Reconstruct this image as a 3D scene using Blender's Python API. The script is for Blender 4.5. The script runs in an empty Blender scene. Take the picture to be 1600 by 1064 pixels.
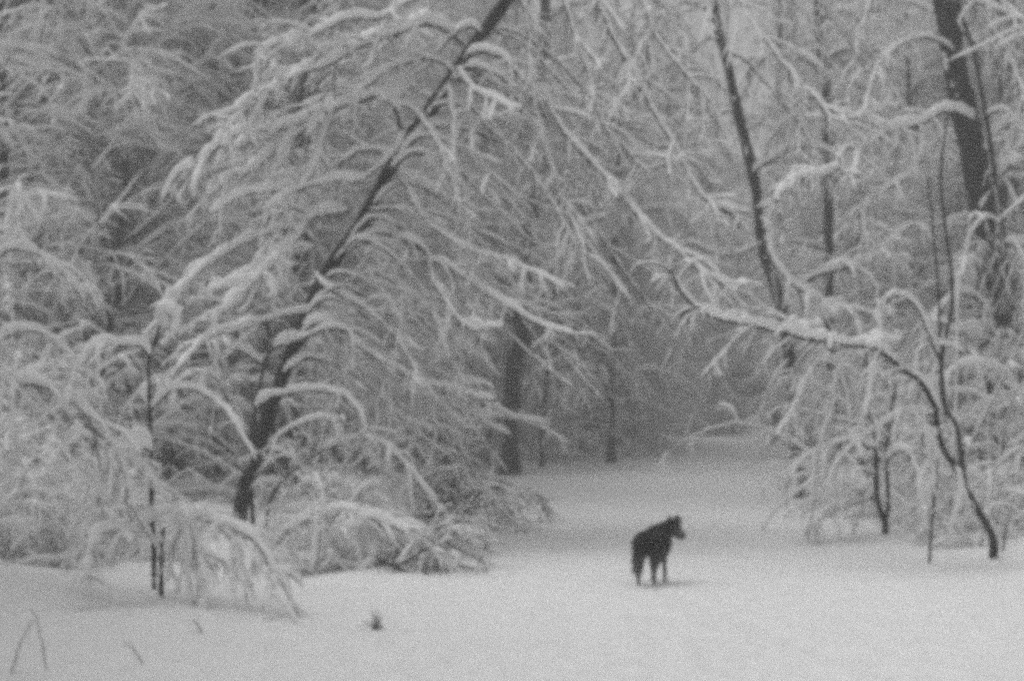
import bpy, bmesh, math, random
import numpy as np
from mathutils import Vector, noise as mnoise

random.seed(7)
RNG = np.random.default_rng(11)
S = bpy.context.scene
COL = S.collection

# ------------------------------------------------------------------ camera
EYE, FX, HOR = 1.65, 2000.0, 650.0          # eye height, focal length and horizon row in photo pixels (1600 x 1064)
cam = bpy.data.cameras.new('camera')
cam.sensor_width = 36.0
cam.lens = FX / 1600 * 36.0
cam.shift_y = (HOR - 532.0) / 1600.0
cam.clip_end = 2000
cam.dof.use_dof = True                       # soft portrait lens focused just short of the dog
cam.dof.focus_distance = 11.0
cam.dof.aperture_fstop = 1.5
camo = bpy.data.objects.new('camera', cam)
camo.location = (0, 0, EYE)
camo.rotation_euler = (math.radians(90), 0, 0)
COL.objects.link(camo)
S.camera = camo

# ------------------------------------------------------------------ overcast sky and sun (black and white film)
SUN_EL, SUN_AZ = math.radians(64), math.radians(-80)
W = bpy.data.worlds.new('World')
S.world = W
W.use_nodes = True
nt = W.node_tree
nt.nodes.clear()
sky = nt.nodes.new('ShaderNodeTexSky')
sky.sky_type = 'NISHITA'
sky.sun_disc = False
sky.sun_elevation = SUN_EL
sky.sun_rotation = SUN_AZ
sky.dust_density = 4.0
bw = nt.nodes.new('ShaderNodeRGBToBW')
bg = nt.nodes.new('ShaderNodeBackground')
bg.inputs['Strength'].default_value = 0.15
wo = nt.nodes.new('ShaderNodeOutputWorld')
nt.links.new(sky.outputs[0], bw.inputs[0])
nt.links.new(bw.outputs[0], bg.inputs['Color'])
nt.links.new(bg.outputs[0], wo.inputs['Surface'])

sun = bpy.data.lights.new('sun', 'SUN')
sun.energy = 0.7
sun.angle = math.radians(85)
suno = bpy.data.objects.new('sun', sun)
sd = Vector((math.sin(SUN_AZ) * math.cos(SUN_EL), math.cos(SUN_AZ) * math.cos(SUN_EL), math.sin(SUN_EL)))
suno.rotation_euler = sd.to_track_quat('Z', 'Y').to_euler()
suno.location = (0, 0, 60)
COL.objects.link(suno)

S.view_settings.view_transform = 'Standard'
S.view_settings.look = 'None'
S.view_settings.exposure = -0.12
S.view_settings.gamma = 1.0
S.view_settings.use_curve_mapping = False
S.render.engine = 'CYCLES'
S.cycles.max_bounces = 10
S.cycles.diffuse_bounces = 8
S.cycles.volume_bounces = 3
S.cycles.transparent_max_bounces = 4
S.cycles.use_denoising = False               # the sampling grain stands for the film's grain
S.cycles.use_adaptive_sampling = False
S.cycles.filter_width = 5.6                  # the soft lens
HAZE_DENSITY = 0.0062

# ------------------------------------------------------------------ helpers
def smooth(a, b, x):
    t = np.clip((np.asarray(x, float) - a) / (b - a), 0, 1)
    return t * t * (3 - 2 * t)

PD = [-300, 0, 8, 12, 15, 22, 31, 34, 38, 50, 70, 77]
PL = [-6, -5, -3.4, -1.5, -0.6, -0.2, -1.2, -1.4, 2.4, 5.2, 8.6, 12]
PR = [9, 8, 7, 5.6, 4.8, 5.0, 7.0, 7.5, 8.3, 11, 14.8, 12]
def path_edge(x, y):
    """metres outside the trodden path (negative on it)"""
    return np.maximum(np.interp(y, PD, PL) - x, x - np.interp(y, PD, PR))

_w = np.random.default_rng(3)
_WAVES = [(_w.uniform(0, 6.28), _w.uniform(0, 6.28), f, a) for f, a in
          [(0.25, .05), (.4, .05), (.6, .035), (.9, .03), (1.4, .02), (1.9, .014), (2.6, .011), (3.6, .007), (4.8, .007), (6.5, .005), (9.0, .004)] for _ in range(2)]
def gz(x, y):
    x = np.asarray(x, float); y = np.asarray(y, float)
    z = np.zeros(np.broadcast(x, y).shape)
    for th, ph, f, a in _WAVES:
        z = z + a * np.sin(f * (x * math.cos(th) + y * math.sin(th)) + ph + 0.8 * np.sin(0.31 * f * (y * math.cos(th) - x * math.sin(th)) + ph))
    e = path_edge(x, y)
    woods = smooth(-0.6, 2.2, e)
    z = z * (0.45 + 0.9 * woods) + 0.16 * woods
    z = z + 0.10 * woods * np.sin(1.9 * x + 0.7 * y) * np.sin(1.3 * y - 0.6 * x + 1.0)
    z = z + 0.012 * np.clip(y - 30, 0, 50)
    return z

def P(px, py, d):
    return np.array([(px - 800.0) * d / FX, d, EYE - (py - HOR) * d / FX])

def ground_at(px, py):
    d = EYE * FX / max(py - HOR, 8)
    for _ in range(40):
        x = (px - 800) * d / FX
        d2 = (EYE - float(gz(x, d))) * FX / max(py - HOR, 8)
        d = 0.6 * d + 0.4 * d2
    x = (px - 800) * d / FX
    return np.array([x, d, float(gz(x, d))])

def nrm(v):
    return v / np.maximum(np.linalg.norm(v, axis=-1, keepdims=True), 1e-9)

def smoothline(pts, n):
    """Catmull-Rom through the points, resampled to n"""
    p = np.asarray(pts, float)
    if len(p) == 2:
        t = np.linspace(0, 1, n)[:, None]
        return p[0] * (1 - t) + p[1] * t
    q = np.vstack([2 * p[0] - p[1], p, 2 * p[-1] - p[-2]])
    seg = np.linalg.norm(np.diff(p, axis=0), axis=1)
    cum = np.concatenate([[0], np.cumsum(seg)])
    out = []
    for s in np.linspace(0, cum[-1], n):
        i = min(int(np.searchsorted(cum, s, side='right')) - 1, len(p) - 2)
        t = (s - cum[i]) / max(seg[i], 1e-9)
        a, b, c, d = q[i], q[i + 1], q[i + 2], q[i + 3]
        out.append(0.5 * (2 * b + (c - a) * t + (2 * a - 5 * b + 4 * c - d) * t * t + (3 * b - a - 3 * c + d) * t ** 3))
    return np.array(out)

class Geo:
    """collects tube surfaces with a material index each"""
    def __init__(self):
        self.v, self.f, self.m, self.n = [], [], [], 0
    def add(self, verts, quads, mat=0):
        self.v.append(verts); self.f.append(quads + self.n); self.m.append(np.full(len(quads), mat, np.int32)); self.n += len(verts)
    def tubes(self, pts, rad, k=4, mat=0, snow=False, flat=0.8, lift=0.55, jit=0.0):
        pts = np.asarray(pts, float); rad = np.asarray(rad, float)
        if pts.ndim == 2: pts, rad = pts[None], rad[None]
        M, n, _ = pts.shape
        if M == 0: return
        t = nrm(np.gradient(pts, axis=1))
        if snow:
            ref = np.broadcast_to(nrm(np.array([0.05, 0.08, 1.0])), t.shape)
        else:
            mean = np.abs(t.mean(axis=1))
            ax = np.eye(3)[np.argmin(mean, axis=1)]
            ref = np.broadcast_to(ax[:, None, :], t.shape)
        side = nrm(np.cross(t, ref))
        up = np.cross(side, t)
        a = np.arange(k) / k * 2 * np.pi + (np.pi / 2 if snow else 0.4)
        ca, sa = np.cos(a), np.sin(a)
        c = pts
        fz = 1.0
        if snow:
            c = pts + up * (rad * lift)[..., None]
            fz = flat
        r = rad[..., None]
        if jit > 0:
            r = r * (1 + RNG.uniform(-jit, jit, (M, n, k)))
        v = c[:, :, None, :] + side[:, :, None, :] * (r * ca)[..., None] + up[:, :, None, :] * (r * sa * fz)[..., None]
        idx = np.arange(M * n * k).reshape(M, n, k)
        i0 = idx[:, :-1, :]; i1 = idx[:, 1:, :]
        q = np.stack([i0, np.roll(i0, -1, 2), np.roll(i1, -1, 2), i1], axis=-1).reshape(-1, 4)
        self.add(v.reshape(-1, 3), q, mat)
    def mesh(self, name, mats, origin=(0, 0, 0)):
        me = bpy.data.meshes.new(name)
        v = np.concatenate(self.v) - np.asarray(origin, float)
        f = np.concatenate(self.f)
        me.vertices.add(len(v)); me.vertices.foreach_set('co', v.astype(np.float32).ravel())
        me.loops.add(f.size); me.loops.foreach_set('vertex_index', f.astype(np.int32).ravel())
        me.polygons.add(len(f))
        me.polygons.foreach_set('loop_start', np.arange(0, f.size, 4, dtype=np.int32))
        me.polygons.foreach_set('material_index', np.concatenate(self.m))
        me.polygons.foreach_set('use_smooth', np.ones(len(f), bool))
        for m in mats: me.materials.append(m)
        me.update(calc_edges=True)
        return me

def link(name, me, parent=None, kind=None):
    o = bpy.data.objects.new(name, me)
    COL.objects.link(o)
    if parent is not None: o.parent = parent
    if kind: o['kind'] = kind
    return o

def thing(name, label, cat, loc, group=None):
    o = bpy.data.objects.new(name, None)
    o.empty_display_size = 0.2
    COL.objects.link(o)
    o.location = tuple(float(c) for c in loc)
    o['label'] = label; o['category'] = cat
    if group: o['group'] = group
    return o

def copy_thing(root, loc, rz, sc, label, group=None):
    r = root.copy(); COL.objects.link(r)
    r.location = tuple(float(c) for c in loc); r.rotation_euler = (0, 0, rz); r.scale = (sc[0], sc[0], sc[1])
    r['label'] = label
    if group: r['group'] = group
    for ch in root.children:
        c = ch.copy(); COL.objects.link(c); c.parent = r
    return r

# growth of side shoots, vectorised
def grow(start, dirv, L, n, droop, wob):
    M = len(start)
    p = np.empty((M, n, 3)); p[:, 0] = start
    d = nrm(dirv); ds = (L / (n - 1))[:, None]
    droop = np.broadcast_to(np.asarray(droop, float), (M,))
    for i in range(1, n):
        d = d + RNG.normal(0, wob, (M, 3))
        d[:, 2] -= droop / (n - 1)
        d = nrm(d)
        p[:, i] = p[:, i - 1] + d * ds
    return p

def shoots(par, per, t0, t1, Lr, ang, n, droop, wob, flat=0.5, taper=0.5):
    """side shoots from polylines par (M,n,3): per = shoots per parent"""
    M, pn, _ = par.shape
    m = np.repeat(np.arange(M), per)
    K = len(m)
    if K == 0: return np.zeros((0, n, 3)), m, np.zeros(0)
    t = RNG.uniform(t0, t1, K)
    s = t * (pn - 1); i = np.minimum(s.astype(int), pn - 2); fr = (s - i)[:, None]
    a = par[m, i]; b = par[m, i + 1]
    pos = a * (1 - fr) + b * fr
    tg = nrm(b - a)
    r = RNG.normal(0, 1, (K, 3)); r[:, 2] *= flat
    r -= tg * (r * tg).sum(1, keepdims=True)
    perp = nrm(r)
    an = np.radians(RNG.uniform(ang[0], ang[1], K))[:, None]
    d = tg * np.cos(an) + perp * np.sin(an)
    L = RNG.uniform(Lr[0], Lr[1], K) * (1 - taper * t)
    return grow(pos, d, L, n, droop, wob), m, t

def snow_radius(pts, base, lump=0.3, tip=0.25, steep=0.75):
    """thickness of the snow: lumpy, thin where the shoot is steep, rounded at both ends"""
    pts = np.asarray(pts, float)
    if pts.ndim == 2: pts = pts[None]
    M, n, _ = pts.shape
    t = nrm(np.gradient(pts, axis=1))
    tz = np.abs(t[..., 2])
    r = np.broadcast_to(np.asarray(base, float).reshape(-1, 1), (M, n)).copy()
    r *= 1 - steep * tz ** 2.0
    noise = RNG.normal(0, 1, (M, n))
    if n > 6:
        noise = (noise + np.roll(noise, 1, 1) + np.roll(noise, -1, 1)) / 1.7
    r *= np.clip(1 + lump * noise, 0.35, 1.9)
    end = np.ones(n); end[-1] = tip
    if n > 8: end[-2] = 0.8; end[0] = 0.3
    return r * end

# ------------------------------------------------------------------ materials
def mat_new(name):
    m = bpy.data.materials.new(name); m.use_nodes = True
    n = m.node_tree
    b = n.nodes['Principled BSDF']
    return m, n, b

def snow_mat(name, bump_scale, bump_dist, col=0.9):
    m, n, b = mat_new(name)
    b.inputs['Roughness'].default_value = 0.75
    b.inputs['Specular IOR Level'].default_value = 0.15
    tc = n.nodes.new('ShaderNodeTexCoord')
    nz = n.nodes.new('ShaderNodeTexNoise'); nz.inputs['Scale'].default_value = bump_scale; nz.inputs['Detail'].default_value = 6
    bp = n.nodes.new('ShaderNodeBump'); bp.inputs['Distance'].default_value = bump_dist; bp.inputs['Strength'].default_value = 0.7
    cr = n.nodes.new('ShaderNodeValToRGB')
    cr.color_ramp.elements[0].position = 0.3; cr.color_ramp.elements[0].color = (col * .93,) * 3 + (1,)
    cr.color_ramp.elements[1].position = 0.7; cr.color_ramp.elements[1].color = (col,) * 3 + (1,)
    n.links.new(tc.outputs['Object'], nz.inputs['Vector'])
    n.links.new(nz.outputs['Fac'], bp.inputs['Height'])
    n.links.new(nz.outputs['Fac'], cr.inputs['Fac'])
    n.links.new(cr.outputs[0], b.inputs['Base Color'])
    n.links.new(bp.outputs[0], b.inputs['Normal'])
    return m

def bark_mat(name, lo, hi, scale, stretch=0.25, flecks=0.9):
    m, n, b = mat_new(name)
    b.inputs['Roughness'].default_value = 0.9
    b.inputs['Specular IOR Level'].default_value = 0.2
    tc = n.nodes.new('ShaderNodeTexCoord')
    mp = n.nodes.new('ShaderNodeMapping'); mp.inputs['Scale'].default_value = (1, 1, stretch)
    nz = n.nodes.new('ShaderNodeTexNoise'); nz.inputs['Scale'].default_value = scale; nz.inputs['Detail'].default_value = 8
    cr = n.nodes.new('ShaderNodeValToRGB')
    cr.color_ramp.elements[0].position = 0.35; cr.color_ramp.elements[0].color = (lo,) * 3 + (1,)
    cr.color_ramp.elements[1].position = 0.68; cr.color_ramp.elements[1].color = (hi,) * 3 + (1,)
    bp = n.nodes.new('ShaderNodeBump'); bp.inputs['Distance'].default_value = 0.02; bp.inputs['Strength'].default_value = 0.8
    n.links.new(tc.outputs['Object'], mp.inputs['Vector']); n.links.new(mp.outputs[0], nz.inputs['Vector'])
    n.links.new(nz.outputs['Fac'], cr.inputs['Fac'])
    nf = n.nodes.new('ShaderNodeTexNoise'); nf.inputs['Scale'].default_value = 7.0; nf.inputs['Detail'].default_value = 9; nf.inputs['Roughness'].default_value = .7
    rf = n.nodes.new('ShaderNodeValToRGB')
    rf.color_ramp.elements[0].position = 0.655; rf.color_ramp.elements[0].color = (0, 0, 0, 1)
    rf.color_ramp.elements[1].position = 0.69; rf.color_ramp.elements[1].color = (flecks,) * 3 + (1,)
    mx = n.nodes.new('ShaderNodeMix'); mx.data_type = 'RGBA'; mx.inputs[7].default_value = (.8, .8, .8, 1)
    n.links.new(tc.outputs['Object'], nf.inputs['Vector']); n.links.new(nf.outputs['Fac'], rf.inputs['Fac'])
    n.links.new(rf.outputs[0], mx.inputs[0]); n.links.new(cr.outputs[0], mx.inputs[6]); n.links.new(mx.outputs[2], b.inputs['Base Color'])
    n.links.new(nz.outputs['Fac'], bp.inputs['Height']); n.links.new(bp.outputs[0], b.inputs['Normal'])
    return m

SNOW = snow_mat('branch_snow', 14, 0.02)
GROUND = snow_mat('ground_snow', 4, 0.09)
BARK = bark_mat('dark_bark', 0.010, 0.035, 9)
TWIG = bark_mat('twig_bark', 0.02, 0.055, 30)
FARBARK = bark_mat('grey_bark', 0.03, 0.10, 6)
NEEDLE = bark_mat('needle_green', 0.025, 0.06, 12, 1)

# ------------------------------------------------------------------ ground sheet
def axis(lo, hi, dlo, dhi, step, grow_):
    a = list(np.arange(dlo, dhi, step))
    s, x = step, dlo
    left = []
    while x > lo:
        s *= grow_; x -= s; left.append(x)
    s, x = step, a[-1]
    right = []
    while x < hi:
        s *= grow_; x += s; right.append(x)
    return np.array(left[::-1] + a + right)
gx = axis(-230, 230, -9, 9, 0.09, 1.09)
gy = axis(-120, 250, 6, 27, 0.09, 1.07)
X, Y = np.meshgrid(gx, gy, indexing='ij')
Z = gz(X, Y)
DOG_SPOT = ground_at(1010, 914)
TRACKS = []
# a faint line of paw prints from the lower right up to the dog and the loose snow round its feet
_rt = random.Random(5)
for i in range(26):
    t = i / 25
    TRACKS.append((DOG_SPOT[0] + 0.05 + 1.1 * (1 - t) ** 1.4 + (0.07 if i % 2 else -0.07), DOG_SPOT[1] - 4.0 + 3.8 * t, 0.085, 0.03))
for i in range(22):
    t = i / 21
    TRACKS.append((1.9 + 1.9 * t + (0.09 if i % 2 else -0.09) + _rt.uniform(-.05, .05), 13.6 + 9 * t + _rt.uniform(-.1, .1), 0.11, 0.025))
for tx, ty, tr, dep in TRACKS:
    i0, i1 = np.searchsorted(gx, [tx - .3, tx + .3]); j0, j1 = np.searchsorted(gy, [ty - .3, ty + .3])
    r2 = ((X[i0:i1, j0:j1] - tx) ** 2 + (Y[i0:i1, j0:j1] - ty) ** 2) / tr ** 2
    Z[i0:i1, j0:j1] += -dep * np.exp(-r2) + dep * 0.35 * np.exp(-(r2 - 2.6) ** 2)
g = Geo()
idx = np.arange(X.size).reshape(X.shape)
q = np.stack([idx[:-1, :-1], idx[1:, :-1], idx[1:, 1:], idx[:-1, 1:]], -1).reshape(-1, 4)
g.add(np.stack([X, Y, Z], -1).reshape(-1, 3), q)
link('snow_ground', g.mesh('snow_ground', [GROUND]), kind='structure')

# ------------------------------------------------------------------ hand placed plants
# trunks whose bark stays bare of twigs: photo polyline (column against row), half width, depth, share of twigs pruned away
BARE = [([(787, 7), (733, 81), (675, 169), (618, 250), (564, 348), (512, 425), (480, 490), (452, 560), (425, 635), (398, 715), (374, 815)], 30, 21.0, 1.0),
        ([(1483, 44), (1493, 112), (1507, 165), (1516, 215), (1530, 300), (1538, 355)], 28, 26.0, .85),
        ([(812, 499), (801, 570), (801, 620), (796, 742)], 24, 40.0, .9),
        ([(1138, 108), (1158, 196), (1175, 264), (1187, 359), (1205, 428), (1222, 485)], 12, 30.0, .6),
        ([(1366, 690), (1370, 768), (1383, 826)], 11, 22.0, .8), ([(1293, 254), (1295, 400), (1297, 520)], 12, 33.0, .8), ([(389, 51), (359, 162), (325, 260), (298, 420)], 12, 33.0, .7)]
def prune(pts):
    keep = np.ones(len(pts), bool)
    px = 800 + pts[..., 0] * FX / pts[..., 1]; py = HOR - (pts[..., 2] - EYE) * FX / pts[..., 1]
    for ln, hw, dd, pr in BARE:
        ln = np.array(ln)
        c = np.interp(py, ln[:, 1], ln[:, 0])
        hit = (np.abs(px - c) < hw) & (py > ln[0, 1]) & (py < ln[-1, 1]) & (pts[..., 1] < dd)
        keep &= ~(hit.any(1) & (RNG.random(len(pts)) < pr))
    return keep
class Plant:
    def __init__(self, name, label, cat, base, group=None):
        self.base = np.asarray(base, float)
        self.root = thing(name, label, cat, self.base, group)
    def line(self, px, d0, d1, n):
        p = np.asarray(px, float)
        seg = np.concatenate([[0], np.cumsum(np.linalg.norm(np.diff(p, axis=0), axis=1))]); seg /= seg[-1]
        d = d0 + (d1 - d0) * seg
        return smoothline([P(a[0], a[1], dd) for a, dd in zip(p, d)], n)
    def trunk(self, px, d0, d1, w0, w1, name='trunk', n=40, k=14, snow=0.0, rough=0.15, seed=0):
        """px polyline from the root up; widths in photo pixels"""
        pts = self.line(px, d0, d1, n)
        dd = np.linspace(d0, d1, n)
        r = np.linspace(w0, w1, n) * 0.5 * dd / FX
        r = r * (1 + 0.06 * np.sin(np.linspace(0, 23, n) + seed))
        if name == 'trunk': r[:3] *= np.array([1.45, 1.2, 1.06])
        g = Geo(); g.tubes(pts, r, k, 0, jit=rough)
        o = link(name, g.mesh(name, [BARK], self.base), self.root)
        if snow > 0:
            # snow plastered in ragged patches along the upper (weather) side
            g2 = Geo()
            i = 1
            while i < n - 3:
                ln = RNG.integers(2, 7)
                if RNG.random() < 0.62:
                    sg = pts[i:min(i + ln, n)]
                    if len(sg) >= 2:
                        sub = smoothline(sg, 2 * len(sg))
                        rr = np.interp(np.linspace(0, 1, len(sub)), np.linspace(0, 1, len(sg)), r[i:i + len(sg)])
                        az = RNG.normal(-1.9, 0.6)
                        off = np.array([math.cos(az), 0.35 * math.sin(az) - 0.3, 0.1])
                        pr = rr * snow * np.clip(RNG.normal(0.5, 0.12, len(sub)), .2, .8)
                        pr[0] *= 0.2; pr[-1] *= 0.2
                        g2.tubes(sub + off * (rr * 0.85)[:, None], pr, 6, 0, jit=0.25)
                i += ln
            if g2.v: link('snow', g2.mesh('snow', [SNOW], self.base), o, 'stuff')
        return pts
    def branch(self, px, d0, d1, bark=5, snow=20, twigs=14, tl=(40, 130), droop=1.0, sub=4, n=None, t0=0.1, sag=None, part='branch', ts=0.42, ang=(22, 70), lift=0.85, lump=0.22):
        """one limb drawn by its photo polyline from its root; bark, snow and twig lengths in photo pixels at its depth"""
        L = float(np.sum(np.linalg.norm(np.diff(np.asarray(px, float), axis=0), axis=1)))
        n = n or int(np.clip(L / 9, 12, 70))
        pts = self.line(px, d0, d1, n)
        s = 0.5 * (d0 + d1) / FX
        pts[1:] += RNG.normal(0, 0.6 * s, (n - 1, 3))
        gb = Geo(); gb.tubes(pts, np.linspace(bark, bark * 0.45, n) * 0.6 * s, 7, 0, jit=0.08)
        o = link(part, gb.mesh(part, [BARK], self.base), self.root)
        gs = Geo(); gt = Geo()
        if snow > 0:
            r = snow_radius(pts, snow * 0.47 * s, lump, 0.4, 0.55)[0] * np.linspace(1.0, 0.75, n)
            fine = smoothline(pts, 2 * n)
            gs.tubes(fine, np.interp(np.linspace(0, 1, 2 * n), np.linspace(0, 1, n), r), 9, 0, True, 0.85, lift, jit=0.2)
        if twigs:
            sh, m, t = shoots(pts[None], twigs, t0, 1.0, (tl[0] * s, tl[1] * s), ang, 8, droop, 0.10, 0.6, 0.35)
            kp = prune(sh); sh = sh[kp]; t = t[kp]
            gt.tubes(sh, np.linspace(1, .4, 8)[None] * (bark * 0.27 * s * RNG.uniform(.7, 1.2, (len(sh), 1))), 4)
            ss = snow * ts * 0.5 * s
            rs = snow_radius(sh, ss * RNG.uniform(.6, 1.25, len(sh)), 0.22, .35, 0.6)
            if snow > 0: gs.tubes(sh, rs, 6, 0, True, 0.85, 0.8, jit=0.22)
            if sub:
                s2, m2, t2 = shoots(sh, sub, 0.15, 1.0, (tl[0] * .35 * s, tl[1] * .42 * s), (25, 70), 6, droop * 0.9, 0.12, 0.7, 0.4)
                s2 = s2[prune(s2)]
                gt.tubes(s2, np.linspace(1, .4, 6)[None] * (bark * 0.16 * s * RNG.uniform(.7, 1.3, (len(s2), 1))), 3)
                rs = snow_radius(s2, ss * 0.55 * RNG.uniform(.5, 1.2, len(s2)), 0.22, .35, 0.6)
                if snow > 0: gs.tubes(s2, rs, 5, 0, True, 0.85, 0.6)
        if gt.v: link('twigs', gt.mesh('twigs', [TWIG], self.base), o, 'stuff')
        if gs.v: link('snow', gs.mesh('snow', [SNOW], self.base), o, 'stuff')
        return pts
    def clump(self, px, py, d, size, count=5):
        """an uneven cushion of snow caught in a fork: many small lumps"""
        bm = bmesh.new()
        s = d / FX
        tilt = random.uniform(-.35, .35)
        for i in range(count * 4):
            ox = random.gauss(0, .30) * size
            c = P(px + ox, py + ox * tilt + random.gauss(0, .10) * size, d + random.gauss(0, .22) * size * s)
            r = size * s * random.uniform(.06, .19)
            res = bmesh.ops.create_icosphere(bm, subdivisions=2, radius=r)
            for v in res['verts']:
                nn = 1 + 0.35 * mnoise.noise(v.co * (2.6 / r) + Vector((i * 7.1, px, py)))
                v.co = Vector((v.co.x * nn * 1.2, v.co.y * nn, v.co.z * nn * 0.85)) + Vector(c - self.base)
        me = bpy.data.meshes.new('snow_cushion'); bm.to_mesh(me); bm.free()
        for p in me.polygons: p.use_smooth = True
        me.materials.append(SNOW)
        link('snow_cushion', me, self.root, 'stuff')

# ---- the tree that leans across the path
b = ground_at(372, 826); D = b[1]
T = Plant('leaning_tree', 'dark bare trunk leaning right over the path, its snow-loaded branches arching down on both sides', 'tree', b)
T.trunk([(368, 834), (378, 790), (398, 715), (425, 635), (452, 560), (480, 490), (512, 425), (564, 348), (618, 250), (675, 169), (733, 81), (787, 7), (850, -90), (920, -210)], D, D - 1.0, 23, 19, n=80)
def Bq(px, d0, d1, bark, snow, twigs, tl, droop, sub, **kw):
    kw.setdefault('ts', .5)
    T.branch(px, d0, d1, bark, snow, int(twigs * 1.1), (tl[0], tl[1] * 1.15), droop * .55, sub + 1, ang=(18, 58), **kw)
Bq([(723, 71), (702, 51), (672, 39), (648, 44), (615, 56), (581, 66), (544, 83), (507, 105), (467, 115), (423, 145), (389, 169), (359, 203), (338, 230), (304, 257)], D - .6, D - 2.5, 6, 27, 26, (40, 120), 1.2, 4)
Bq([(628, 213), (621, 179), (611, 162), (591, 152), (564, 157), (530, 169), (507, 184), (470, 206), (416, 250), (372, 281), (325, 304)], D - .5, D - 2.2, 6, 26, 22, (40, 120), 1.2, 4)
Bq([(530, 160), (500, 172), (467, 193), (430, 203), (372, 210), (345, 232)], D - 1.0, D - 2.6, 5, 20, 12, (30, 90), 1.2, 3)
Bq([(520, 178), (505, 215), (490, 262), (470, 290), (420, 300), (370, 310), (330, 335)], D - 1.2, D - 2.6, 5, 22, 14, (30, 100), 1.1, 3)
Bq([(611, 164), (638, 167), (662, 193), (679, 216), (697, 254), (712, 300)], D - .6, D - 1.8, 5, 14, 14, (30, 100), 1.2, 3)
Bq([(730, 88), (747, 81), (767, 85), (787, 93), (806, 112), (824, 135), (855, 166), (878, 203), (902, 230), (929, 260), (950, 284), (987, 325), (1010, 355), (1060, 394), (1094, 421), (1128, 441), (1168, 450)], D - .8, D - 2.8, 6, 17, 34, (50, 150), 1.1, 4)
Bq([(723, 108), (750, 107), (773, 117), (797, 132), (812, 162), (824, 179), (841, 210), (855, 237), (868, 275), (880, 320), (902, 358), (930, 400), (960, 440), (985, 470)], D - .8, D - 2.2, 5, 14, 26, (50, 140), 1.1, 4)
Bq([(713, 104), (733, 135), (767, 156), (794, 169), (816, 172)], D - .9, D - 1.8, 5, 18, 10, (30, 90), 1.2, 3)
Bq([(733, 130), (735, 160), (760, 196), (794, 227), (830, 268), (870, 330), (905, 395)], D - .9, D - 2.0, 4, 11, 20, (40, 130), 1.2, 4)
Bq([(700, 130), (708, 180), (709, 225), (711, 270), (720, 320), (745, 345)], D - .8, D - 1.9, 4, 15, 10, (30, 90), 1.2, 3)
Bq([(575, 352), (600, 360), (628, 372), (662, 389), (676, 408), (692, 411), (723, 433), (760, 458), (787, 475), (818, 494), (855, 512), (897, 524)], D - .4, D - 2.6, 7, 18, 18, (40, 110), 1.2, 4, ts=.32)
Bq([(692, 411), (706, 421), (726, 462), (746, 506), (752, 540)], D - 1.1, D - 2.2, 5, 9, 8, (30, 80), 1.2, 3)
Bq([(670, 405), (679, 441), (699, 475), (719, 502), (746, 516), (790, 509)], D - 1.1, D - 2.4, 5, 19, 9, (30, 80), 1.2, 3)
Bq([(700, 420), (740, 415), (790, 412), (840, 430), (880, 450)], D - 1.2, D - 2.4, 4, 16, 12, (30, 100), 1.3, 4)
Bq([(545, 330), (500, 337), (470, 350), (413, 367), (372, 384), (325, 414), (281, 455), (262, 492)], D - .5, D - 3.4, 6, 24, 18, (40, 110), 1.2, 4)
Bq([(478, 352), (450, 390), (416, 424), (382, 455), (348, 489)], D - 1.6, D - 3.2, 6, 30, 12, (40, 110), 1.1, 4)
Bq([(490, 424), (507, 448), (540, 466), (575, 485), (612, 520), (640, 560), (660, 600)], D - .3, D - 1.8, 5, 17, 14, (40, 110), 1.2, 4)
Bq([(497, 495), (473, 489), (423, 499), (372, 516), (325, 529), (281, 573)], D - .3, D - 2.8, 5, 18, 12, (30, 100), 1.2, 4)
Bq([(640, 205), (615, 240), (590, 262), (560, 282), (510, 285), (455, 300), (415, 330)], D - .5, D - 2.4, 4, 16, 14, (30, 100), 1.2, 4)
Bq([(612, 262), (640, 300), (660, 340), (700, 372), (745, 395), (790, 405)], D - .4, D - 2.0, 4, 15, 16, (30, 110), 1.2, 4)
Bq([(545, 385), (575, 420), (615, 440), (660, 470), (690, 520), (700, 560)], D - .4, D - 1.8, 4, 12, 14, (30, 100), 1.2, 4)
# the many finer limbs
_lr = random.Random(31)
_tl = [(425, 635), (452, 560), (480, 490), (512, 425), (564, 348), (618, 250), (675, 169), (733, 81), (787, 7), (850, -90)]
for i in range(36):
    u = _lr.uniform(.6, 8.7); j = int(u); w = u - j
    x = _tl[j][0] * (1 - w) + _tl[j + 1][0] * w; y = _tl[j][1] * (1 - w) + _tl[j + 1][1] * w
    sg = 1 if _lr.random() < .86 else -1
    Ln = _lr.uniform(150, 420) * (1 if sg > 0 else .8)
    up = _lr.uniform(.0, .22); dn = _lr.uniform(.25, .95)
    ln = [(x, y), (x + sg * Ln * .15, y - Ln * up * .7 + 4), (x + sg * Ln * .36, y - Ln * up * .5 + Ln * dn * .12), (x + sg * Ln * .6, y + Ln * dn * .38), (x + sg * Ln * .82, y + Ln * dn * .72), (x + sg * Ln * .98, y + Ln * dn * _lr.uniform(.75, .98))]
    Bq(ln, D - .8, D + _lr.uniform(-1.6, 2.6), 3.8, _lr.uniform(9, 15), 14, (40, 140), .9, 3, ts=.55)
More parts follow.
